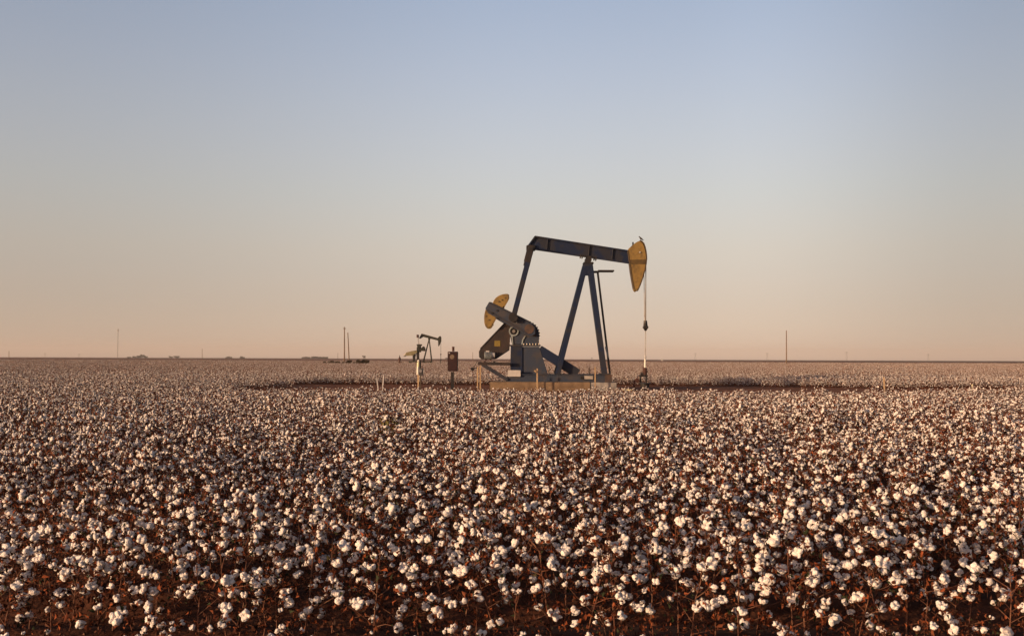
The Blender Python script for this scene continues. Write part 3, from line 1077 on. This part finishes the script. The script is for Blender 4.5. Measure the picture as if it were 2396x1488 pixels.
# brake lever hanging off the outrigger
bm = tube(A(1117, 845, PY - 1.0), A(1108, 860, PY - 1.0), 0.02, n=8)
tube(A(1117, 861, PY - 1.0), A(1104, 862, PY - 1.0), 0.025, bm=bm, n=8)
br = obj('brake_lever', bm, M['dark'], pj)
obj('brake_weight', prism(xz([(1100.5, 861), (1106, 859), (1111, 862), (1109, 867), (1104.5, 868)], PY - 1.0), PY - 1.12, PY - 0.9, bevel=0.01), M['dark'], br)
# small hoses and hooks at the foot of the pedestal
bm = bmesh.new()
hk = [(1283, 857), (1286, 860), (1286, 866), (1283, 870), (1287, 874)]
for a_, b_ in zip(hk[:-1], hk[1:]):
    tube(A(*a_, PY - 0.75), A(*b_, PY - 0.75), 0.022, bm=bm, n=8)
obj('drain_hose', bm, M['dark'], pj)

# ------------------------------------------------------------------ bird on the horse head
q = A(1499, 563.8, PY)
bd = thing('bird', 'small dark bird perched on top of the yellow horse head', 'bird', q)


def bird_body():
    bm = bmesh.new()
    # spine of the bird from tail to beak in the X-Z plane: tail low at right, head high at left
    pts_ = [(0.17, 0.03, 0.012), (0.09, 0.07, 0.028), (0.03, 0.12, 0.052), (-0.02, 0.165, 0.052), (-0.055, 0.205, 0.034), (-0.078, 0.232, 0.032), (-0.10, 0.235, 0.016), (-0.125, 0.228, 0.004)]
    rings = []
    for j, (x, z, r) in enumerate(pts_):
        rings.append([bm.verts.new((q.x + x + 0.35 * r * math.sin(a), q.y + r * math.cos(a) * (1.0 if j > 1 else 1.6), q.z + z + 0.94 * r * math.sin(a)))
                      for a in np.linspace(0, 2 * math.pi, 10, endpoint=False)])
    for r0, r1 in zip(rings[:-1], rings[1:]):
        for k in range(10):
            bm.faces.new((r0[k], r0[(k + 1) % 10], r1[(k + 1) % 10], r1[k]))
    bm.faces.new(rings[0]); bm.faces.new(rings[-1])
    return bm


obj('body', bird_body(), M['feather'], bd, smooth=True)
for sy in (-1, 1):
    bm = bmesh.new()
    ball((q.x + 0.03, q.y + sy * 0.048, q.z + 0.115), 0.05, bm, (1.5, 0.25, 0.75), 2)
    obj('wing', bm, M['feather'], bd, smooth=True)
    obj('leg', tube((q.x, q.y + sy * 0.02, q.z + 0.10), (q.x - 0.005, q.y + sy * 0.022, q.z), 0.006, n=6), M['dark'], bd)

# ------------------------------------------------------------------ wellhead under the rod
q = A(1509, 908, PY); q.z = 0.0
wh = thing('wellhead', 'dark wellhead with rust red stuffing box under the polished rod of the big pump jack', 'wellhead', q)
g = lambda x, y: A(x, y, PY)
bm = bmesh.new()
tube((q.x, PY, 0.0), (q.x, PY, g(1509, 897).z), 0.24, bm=bm, n=20)
tube((q.x, PY, g(1509, 898).z), (q.x, PY, g(1509, 895.5).z), 0.34, bm=bm, n=20)
obj('casing_head', bm, M['dark'], wh)
bm = bmesh.new()
for dx in (-0.16, 0.16):
    tube((q.x - 0.08 + dx, PY, g(1509, 897).z), (q.x - 0.08 + dx, PY, g(1509, 879).z), 0.05, bm=bm, n=10)
box((q.x - 0.08, PY, g(1509, 879).z), (0.46, 0.3, 0.1), bm, bevel=0.02)
box((q.x - 0.16, PY, g(1509, 876).z), (0.16, 0.2, 0.2), bm, bevel=0.02)
obj('valve_tree', bm, M['dark'], wh)
bm = tube((q.x, PY, g(1509, 877).z), (q.x, PY, g(1509, 863).z), 0.12, n=16)
tube((q.x, PY, g(1509, 871).z), (q.x, PY, g(1509, 868).z), 0.16, bm=bm, n=16)
tube((q.x, PY, g(1509, 863).z), (q.x, PY, g(1509, 860).z), 0.15, 0.08, bm, 16)
obj('stuffing_box', bm, M['rustred'], wh)
bm = tube((q.x - 0.2, PY, g(1509, 891).z), (q.x - 0.62, PY, g(1509, 891).z), 0.045, n=10)
tube((q.x - 0.6, PY, g(1509, 891).z + 0.05), (q.x - 0.6, PY, 0.02), 0.05, bm=bm, n=10)
obj('flow_pipe', bm, M['rustred'], wh)
w_ = bmesh.new()
bmesh.ops.create_cone(w_, cap_ends=True, segments=16, radius1=0.12, radius2=0.12, depth=0.03,
                      matrix=Matrix.Translation((q.x - 0.45, PY - 0.2, g(1509, 889).z)) @ Matrix.Rotation(R(90), 4, 'X'))
tube((q.x - 0.45, PY - 0.2, g(1509, 889).z), (q.x - 0.45, PY, g(1509, 891).z), 0.02, bm=w_, n=8)
obj('hand_wheel', w_, M['rustred'], wh)

# pale pipe lying on the soil by the wellhead
a_, b_ = A(1456, 905.5, PY - 3.0), A(1479, 906, PY - 3.0)
o = obj('pipe_length', tube((a_.x, PY - 3, 0.16), (b_.x, PY - 3, 0.15), 0.045, n=12), M['cream'])
tag(o, 'short pale pipe lying on the soil between block and wellhead', 'pipe')

# ------------------------------------------------------------------ stakes
def stake(px, top, Y, label, px2=None, w=0.065, bottom=None, m='stake'):
    p = at(px, top, Y)
    b = at(px2 if px2 is not None else px, 908, Y)
    b.z = 0.0
    bm = bar(b, p, w, w * 0.7, bevel=0.006)
    # pointed cut top
    o = obj('stake', bm, M[m])
    o['keep'] = 1
    del o['keep']
    return tag(o, label, 'stake', 'wooden stakes round the pump jack')

stake(1117.5, 858, 51.5, 'pale wooden stake under the brake weight at the left end of the pump jack')
stake(1124, 855, 51.3, 'taller pale wooden stake under the motor of the pump jack', w=0.075)
st = stake(1257, 862, 51.2, 'pale wooden stake with a cross peg in front of the pump jack pedestal', w=0.075)
q = at(1253.5, 870, 51.2)
pg = bar(at(1255, 871, 51.15), at(1250.5, 866.5, 51.15), 0.09, 0.06, bevel=0.008)
c = obj('peg', pg, M['stake']); c.parent = st
stake(1378.5, 860, 58.5, 'thin pale stake behind the skid left of the ladder foot', w=0.055)
stake(1392.5, 859, 51.3, 'pale wooden stake before the short pale foundation block', w=0.06)
stake(881.5, 885, 52, 'white stake leaning left beside the soil gap', px2=886, w=0.06, m='white')
stake(898, 877, 52, 'white stake leaning right beside the soil gap', px2=894.5, w=0.07, m='white')
stake(2068, 882, 52, 'lone pale stake in the crop right of the pump jack', px2=2070, w=0.07)
stake(2275, 899, 52, 'short yellowish stake in the crop at the far right', w=0.06, m='cream')

# ------------------------------------------------------------------ control box, marker and meter
Y = 54.0
q = at(1058.5, 908, Y); q.z = 0
cbx = thing('control_box', 'maroon metal control box with round dial on a post left of the pump jack', 'control box', q)
obj('post', bar((q.x, Y, 0), (q.x, Y, at(1058, 870, Y).z), 0.16, 0.14), M['dark'], cbx)
p0, p1 = at(1048, 822.5, Y), at(1071.3, 868.5, Y)
cab = obj('cabinet', box(((p0.x + p1.x) / 2, Y, (p0.z + p1.z) / 2), (p1.x - p0.x, 0.4, p0.z - p1.z), bevel=0.015), M['redbox'], cbx)
obj('cabinet_door', box(((p0.x + p1.x) / 2, Y - 0.206, (p0.z + p1.z) / 2), (p1.x - p0.x - 0.06, 0.02, p0.z - p1.z - 0.06), bevel=0.006), M['redbox'], cbx)
q = at(1058.2, 835, Y)
obj('dial', tube((q.x, Y - 0.225, q.z), (q.x, Y - 0.20, q.z), 0.12, n=24), M['dial'], cbx)
q = at(1051.7, 826, Y)
obj('lamp_cap', tube((q.x, Y - 0.235, q.z), (q.x, Y - 0.20, q.z), 0.035, n=12), M['white'], cbx)
q = at(1060.5, 822, Y)
bm = tube((q.x, Y, q.z), (q.x, Y, at(1060.5, 813, Y).z), 0.065, n=12)
tube((q.x, Y, at(1060.5, 814, Y).z), (q.x, Y, at(1060.5, 811, Y).z), 0.07, bm=bm, n=12)
obj('mast_cap', bm, M['rustred'], cbx)

Y = 51.5
q = at(978.5, 908, Y); q.z = 0
mk = thing('marker_post', 'wooden marker post with cream and pale yellow sleeve beside the electric meter', 'marker post', q)
obj('post', bar((q.x, Y, 0), (q.x, Y, at(978.5, 876, Y).z), 0.075, 0.075), M['stake'], mk)
obj('sleeve', tube((at(977.3, 875, Y).x, Y, at(977, 876, Y).z), (at(977.8, 858, Y).x, Y, at(978, 858, Y).z), 0.06, n=12), M['paleplastic'], mk)
obj('upper_sleeve', tube((at(978.3, 858.5, Y).x, Y, at(978, 858.5, Y).z), (at(978.6, 847.5, Y).x, Y, at(978, 847.5, Y).z), 0.062, n=12), M['cream'], mk)
q = at(979, 844.5, Y)
obj('cap', ball((q.x, Y, q.z), 0.05, s=(1, 1, 1.5)), M['paleplastic'], mk)
Y = 52.2
q = at(983.8, 908, Y); q.z = 0
mt = thing('electric_meter', 'grey electric meter on a post behind the cream marker post', 'electric meter', q)
obj('post', bar((q.x, Y, 0), (q.x, Y, at(984, 862, Y).z), 0.07, 0.07), M['bark'], mt)
p0, p1 = at(981, 861, Y), at(990, 878.5, Y)
obj('meter_box', box(((p0.x + p1.x) / 2, Y - 0.1, (p0.z + p1.z) / 2), (p1.x - p0.x, 0.18, p0.z - p1.z), bevel=0.02), M['meter'], mt)
q = at(984.8, 867.5, Y)
obj('meter_glass', tube((q.x, Y - 0.24, q.z), (q.x, Y - 0.18, q.z), 0.085, 0.085, n=20), M['glass'], mt)
q = at(983.2, 861, Y)
obj('conduit', tube((q.x, Y - 0.05, q.z), (q.x, Y - 0.05, at(983, 842.5, Y).z), 0.05, n=12), M['dark'], mt)

# ------------------------------------------------------------------ far pump jack
Y = 250.0
B = lambda x, y: at(x, y, Y)
q = B(985, 847); q.z = 0
fp = thing('pump_jack', 'small olive pump jack far off behind the maroon control box', 'pump jack', q)
z0, z1 = B(985, 847.2).z, B(985, 844.8).z
x0, x1 = B(957, 846).x, B(1011, 846).x
bm = bmesh.new()
for yy in (Y - 0.8, Y + 0.8):
    box(((x0 + x1) / 2, yy, (z0 + z1) / 2), (x1 - x0, 0.25, z1 - z0), bm)
for t in (0.05, 0.35, 0.65, 0.95):
    box((x0 + (x1 - x0) * t, Y, z0 / 2), (0.5, 2.0, z0), bm)
obj('skid', bm, M['olive'], fp)
obj('walking_beam', prism([(p.x, p.z) for p in (B(*v) for v in ((986, 781), (989, 781), (1026.5, 791.5), (1025.5, 797), (990, 788), (984, 792.5), (980.5, 791.5)))], Y - 0.2, Y + 0.2, bevel=0.02), M['olive'], fp)
obj('horse_head', prism([(p.x, p.z) for p in (B(*v) for v in ((1025, 790), (1029, 786.2), (1031.5, 786.8), (1032.7, 790), (1032.8, 798), (1030, 805), (1026.6, 810.5), (1025.6, 809), (1025, 797)))], Y - 0.25, Y + 0.25, bevel=0.02), M['olive'], fp)
ap = B(1004.3, 793)
for yy in (-0.9, 0.9):
    for bx in (991, 1010):
        b = B(bx, 845)
        obj('post_leg', bar((ap.x, Y + yy * 0.2, ap.z), (b.x, Y + yy, b.z), 0.22, 0.24), M['olive'], fp)
obj('saddle_bearing', box((ap.x, Y, ap.z), (0.5, 0.7, 0.5), bevel=0.05), M['olive'], fp)
for yy in (-0.95, 0.95):
    obj('pitman_arm', bar(B(978.5, 789) + Vector((0, yy, 0)), B(980.5, 812) + Vector((0, yy, 0)), 0.10, 0.12), M['grey'], fp)
    for outl in (((975.5, 805.5), (986.5, 805.3), (987.2, 807), (983.5, 811.5), (981.5, 815.5), (978.5, 815), (976.8, 810)), ((984.5, 817.5), (990.3, 810.2), (992.8, 811.2), (994.8, 816), (995, 820.5), (993, 821.8), (986.5, 821))):
        obj('counterweight', prism([(B(*v).x, B(*v).z) for v in outl], Y + yy - 0.12, Y + yy + 0.12, bevel=0.02), M['olive'], fp)
b = B(977.5, 786.5)
obj('equalizer', box(b, (0.42, 2.2, 0.75), bevel=0.05), M['rustred'], fp)
obj('gear_reducer', prism([(B(*v).x, B(*v).z) for v in ((975.5, 812), (984, 810), (987, 816), (985, 824), (975, 824))], Y - 0.5, Y + 0.5, bevel=0.05), M['olive'], fp)
obj('pedestal', prism([(B(*v).x, B(*v).z) for v in ((974, 824), (981, 824), (980.5, 845), (976, 845))], Y - 0.6, Y + 0.6, bevel=0.03), M['dark'], fp)
obj('motor_stand', prism([(B(*v).x, B(*v).z) for v in ((965.5, 828), (973, 828), (970.5, 845), (966.5, 845))], Y - 0.6, Y + 0.6, bevel=0.03), M['dark'], fp)
obj('belt_guard', prism([(B(*v).x, B(*v).z) for v in ((951, 824.8), (965, 821), (976, 819.5), (977.5, 824), (967, 832), (953, 832.5), (948.5, 830.5))], Y - 0.9, Y - 0.6, bevel=0.03), M['olive_pale'], fp)
obj('motor', tube(B(944.5, 831.3), B(951, 829), 0.40, n=14), M['white'], fp)
obj('bridle_cable', tube(B(1031.6, 803), B(1031.4, 829), 0.035, n=6), M['dark'], fp)
obj('polished_rod', tube(B(1031.4, 829), B(1031.4, 845), 0.06, n=6), M['dark'], fp)
obj('carrier_bar', box(B(1031.4, 829), (0.32, 0.6, 0.25), bevel=0.03), M['dark'], fp)
q = B(1031.4, 846); q.z = 0
w2 = thing('wellhead', 'tiny dark wellhead under the far olive pump jack', 'wellhead', q)
bm = tube((q.x, Y, 0), (q.x, Y, B(1031, 842).z), 0.13, n=10)
tube((q.x, Y, B(1031, 844).z), (q.x, Y, B(1031, 843).z), 0.24, bm=bm, n=10)
obj('casing_head', bm, M['dark'], w2)
q = at(935, 845, 240); q.z = 0
w3 = thing('valve_stack', 'small dark valve stack standing in the crop left of the far pump jack', 'valve stack', q)
K = lambda y: at(935, y, 240).z
bm = tube((q.x, 240, 0), (q.x, 240, K(842)), 0.25, n=10)
tube((q.x, 240, K(842)), (q.x, 240, K(836)), 0.34, 0.22, bm, 10)
obj('valve_body', bm, M['rustred'], w3)
obj('valve_stem', tube((q.x, 240, K(837)), (q.x, 240, K(831)), 0.16, 0.05, n=10), M['dark'], w3)

# ------------------------------------------------------------------ poles, mast, pylons
def pole(px, top, d, r, label, px2=None, arm=None, m='pole'):
    p = at(px, top, d)
    b = at(px2 if px2 is not None else px, 840, d); b.z = 0
    t = thing('utility_pole', label, 'utility pole', b, group='poles on the plain')
    obj('shaft', tube(b, p, r, r * 0.7, n=10), M[m], t)
    if arm:
        ao = obj('crossarm', box((p.x, p.y, p.z - 0.5), (arm, 0.14, 0.14)), M[m], t)
        bm = bmesh.new()
        for s in (-0.45, 0.0, 0.45):
            tube((p.x + s * arm, p.y, p.z - 0.42), (p.x + s * arm, p.y, p.z - 0.22), 0.06, bm=bm, n=8)
        obj('insulators', bm, M['grey'], ao)
    return t

pole(806, 765, 290, 0.19, 'tall straight wooden pole with short crossarm beside the brush heap', arm=0.7)
pole(813.8, 778, 290, 0.17, 'shorter wooden pole leaning left, next to the tall pole by the brush heap', px2=817.5)
pole(1840, 773, 270, 0.16, 'bare lone wooden pole standing on the plain right of the pump jack')
pole(473, 816, 900, 0.25, 'short distant pole on the skyline left of the tall pole')
pole(21, 821, 900, 0.25, 'short distant pole on the skyline at the far left edge')
pole(1106, 824, 900, 0.2, 'thin distant pole on the skyline between control box and pump jack')
pole(790.5, 826, 1100, 0.22, 'tiny distant pole on the skyline just left of the tall pole')

# guyed radio mast
d = 1800
b = at(275, 836, d); b.z = 0
t = at(275, 769, d)
ms = thing('radio_mast', 'very tall thin radio mast on the skyline at the left', 'mast', b)
bm = bmesh.new()
w = 0.5
for sx in (-w, w):
    bar((b.x + sx, d, 0), (b.x + sx, d, t.z), 0.22, 0.22, bm)
bar((b.x, d + w, 0), (b.x, d + w, t.z), 0.22, 0.22, bm)
n = 26
for k in range(n):
    z_, zz = t.z * k / n, t.z * (k + 1) / n
    s = w if k % 2 else -w
    bar((b.x - s, d, z_), (b.x + s, d, zz), 0.14, 0.14, bm)
obj('lattice', bm, M['grey'], ms)
obj('antenna', box((b.x, d, t.z - 3.0), (2.2, 1.4, 3.2), bevel=0.2), M['grey'], ms)

# far transmission towers
for px, top in ((1627, 826), (1795, 826), (1981, 823), (2172, 828), (105, 826), (185, 828)):
    d = 4300
    b = at(px, 838, d); b.z = 0
    t = at(px, top, d)
    hgt = t.z
    side = 'right' if px > 1198 else 'left'
    ordn = {1627: 'nearest the pump jack of the four on the right', 1795: 'just left of the lone pole', 1981: 'between the lone pole and the rightmost pylon',
            2172: 'rightmost on the skyline', 105: 'leftmost on the skyline', 185: 'between the leftmost pylon and the radio mast'}[px]
    py = thing('pylon', 'faint distant lattice power pylon ' + ordn, 'pylon', b, group='power pylons on the skyline')
    bm = bmesh.new()
    for sx in (-3.2, 3.2):
        for sy in (-3.2, 3.2):
            bar((b.x + sx, d + sy, 0), (b.x + sx * 0.35, d + sy * 0.35, hgt), 0.4, 0.4, bm)
    for k in range(6):
        f0, f1 = 1 - 0.65 * k / 6, 1 - 0.65 * (k + 1) / 6
        s = 1 if k % 2 else -1
        bar((b.x - s * 3.2 * f0, d - 3.2 * f0, hgt * k / 6), (b.x + s * 3.2 * f1, d - 3.2 * f1, hgt * (k + 1) / 6), 0.25, 0.25, bm)
    obj('tower_frame', bm, M['grey'], py)
    bm = bmesh.new()
    for zf, L_ in ((0.98, 11), (0.82, 14)):
        box((b.x, d, hgt * zf), (L_, 0.6, 0.6), bm)
    obj('crossarm', bm, M['grey'], py)

# ------------------------------------------------------------------ far trees, shrubs, shed
def crown_mesh(name, c, rx, ry, rz, n, leaf, rng, m):
    acc = Acc()
    cl = [(rng.normal(0, 0.38, 3) * np.array([rx, ry, rz]), rng.uniform(0.25, 0.5)) for _ in range(9)]
    for i in range(n):
        o_, s_ = cl[rng.integers(0, 9)]
        v = rng.normal(0, 1, 3); v /= np.linalg.norm(v)
        p = np.asarray(c) + o_ + v * rng.uniform(0.5, 1) * s_ * np.array([rx, ry, rz])
        p[2] = max(p[2], 0.05)
        V, T = leaf_np(p, leaf * rng.uniform(0.6, 1.4), rng)
        acc.add(V, T, 0)
    return acc.mesh(name, [m])


def tree(px, top, d, wpx, label, name='tree', cat='tree', group='far trees on the skyline', low=False):
    rng = np.random.default_rng(int(px * 7))
    b = at(px, 838, d); b.z = 0
    hgt = max(at(px, top + (0 if low else 2.3), d).z, 0.5)
    rx = wpx / 2 * d / F
    t = thing(name, label, cat, b, group=group)
    zc = hgt * (0.45 if low else 0.6)
    me = crown_mesh('crown', (0, 0, zc), rx, rx, hgt - zc, 1500 if low else 500, rx * (0.16 if low else 0.22), rng, M['brush'] if low else M['tree'])
    o = bpy.data.objects.new('crown', me); COL.objects.link(o); o.parent = t
    bm = bmesh.new()
    tube(b, b + Vector((0, 0, zc)), hgt * 0.05, hgt * 0.03, bm, 8)
    for s in (-1, 1):
        tube(b + Vector((0, 0, zc * 0.5)), b + Vector((s * rx * 0.4, 0, zc * 1.1)), hgt * 0.03, hgt * 0.015, bm, 6)
    obj('trunk' if not low else 'stem', bm, M['bark'], t)
    return t

D = 2600
for px, top, wp, lb in ((302, 832.5, 10, 'small low tree at the left start of the dark tree clump near the radio mast'),
                        (314, 831.5, 12, 'rounded tree second from the left in the clump near the radio mast'),
                        (325, 829.5, 14, 'broad dark tree left of the highest one in the clump near the mast'),
                        (334, 828.5, 14, 'highest dark tree of the clump right of the radio mast'),
                        (341, 831, 10, 'small tree closing the right end of the clump near the mast'),
                        (400, 832, 12, 'left tree of the pair between clump and short pole'),
                        (412, 831, 14, 'right, broader tree of the pair between clump and short pole'),
                        (533, 832, 12, 'small rounded tree right of the short distant pole'),
                        (541, 833, 10, 'low tree touching the rounded one right of the short pole'),
                        (566, 833, 16, 'wide low tree standing alone left of the dark hedge'),
                        (718, 834, 20, 'left end bush of the long low dark line before the tall pole'),
                        (738, 833.6, 24, 'middle bush of the long low dark line before the tall pole'),
                        (757, 834, 20, 'right end bush of the long low dark line before the tall pole'),
                        (853, 830, 9, 'lone round tree on the skyline right of the tall pole'),
                        (1385, 834, 3.5, 'tiny dark tree on the skyline between the pump jack legs'),
                        (1045, 835.5, 12, 'low bush on the skyline touching the maroon control box')):
    tree(px, top, D, wp, lb)
for px, top, wp, lb in ((848, 839.2, 30, 'highest dark shrub at the right end of the brush heap by the poles'),
                        (832, 841.9, 22, 'dark shrub left of the highest one in the brush heap'),
                        (812, 842.9, 20, 'low dark shrub at the foot of the two poles'),
                        (786, 843.6, 24, 'low brown shrub trailing left of the two poles'),
                        (762, 844.4, 20, 'lowest shrub at the left tail of the brush heap')):
    tree(px, top, 235, wp, lb, 'shrub', 'shrub', 'shrubs of the brush heap by the poles', True)

# white shed far off
d = 900
b = at(1549, 840, d); b.z = 0
sh = thing('shed', 'tiny white shed on the plain right of the wellhead', 'shed', b)
obj('wall', box((b.x, d, 0.9), (1.7, 2.0, 1.8)), M['white'], sh)
obj('roof', prism([(b.x - 1.0, 1.8), (b.x + 1.0, 1.8), (b.x, 2.3)], d - 1.2, d + 1.2), M['white'], sh)

# yellowish weed among the cotton
b = at(905, 1010, 18.5); b.z = 0.05
rng = np.random.default_rng(9)
wd = thing('weed', 'bushy yellow green weed among the cotton left of the pump jack', 'weed', b)
me = crown_mesh('foliage', (0, 0, 0.42), 0.30, 0.2, 0.28, 420, 0.05, rng, M['weed'])
o = bpy.data.objects.new('foliage', me); COL.objects.link(o); o.parent = wd
bm = bmesh.new()
for k in range(6):
    tube(b, b + Vector((rng.normal(0, 0.12), rng.normal(0, 0.1), rng.uniform(0.4, 0.62))), 0.006, 0.003, bm, 5)
obj('stem', bm, M['weed'], wd)

# ------------------------------------------------------------------ dusty evening air
hz = bpy.data.materials.new('dusty_air')
hz.use_nodes = True
hn = hz.node_tree
hn.nodes.clear()
ho = hn.nodes.new('ShaderNodeOutputMaterial')
pv = hn.nodes.new('ShaderNodeVolumePrincipled')
pv.inputs['Color'].default_value = (0.92, 0.84, 0.80, 1)
pv.inputs['Density'].default_value = 0.0001
hn.links.new(pv.outputs[0], ho.inputs['Volume'])
o = obj('haze', box((0, 4350, 44), (11100, 9500, 92)), hz)
tag(o, 'thin dusty evening haze over the whole plain', 'haze', kind='stuff')
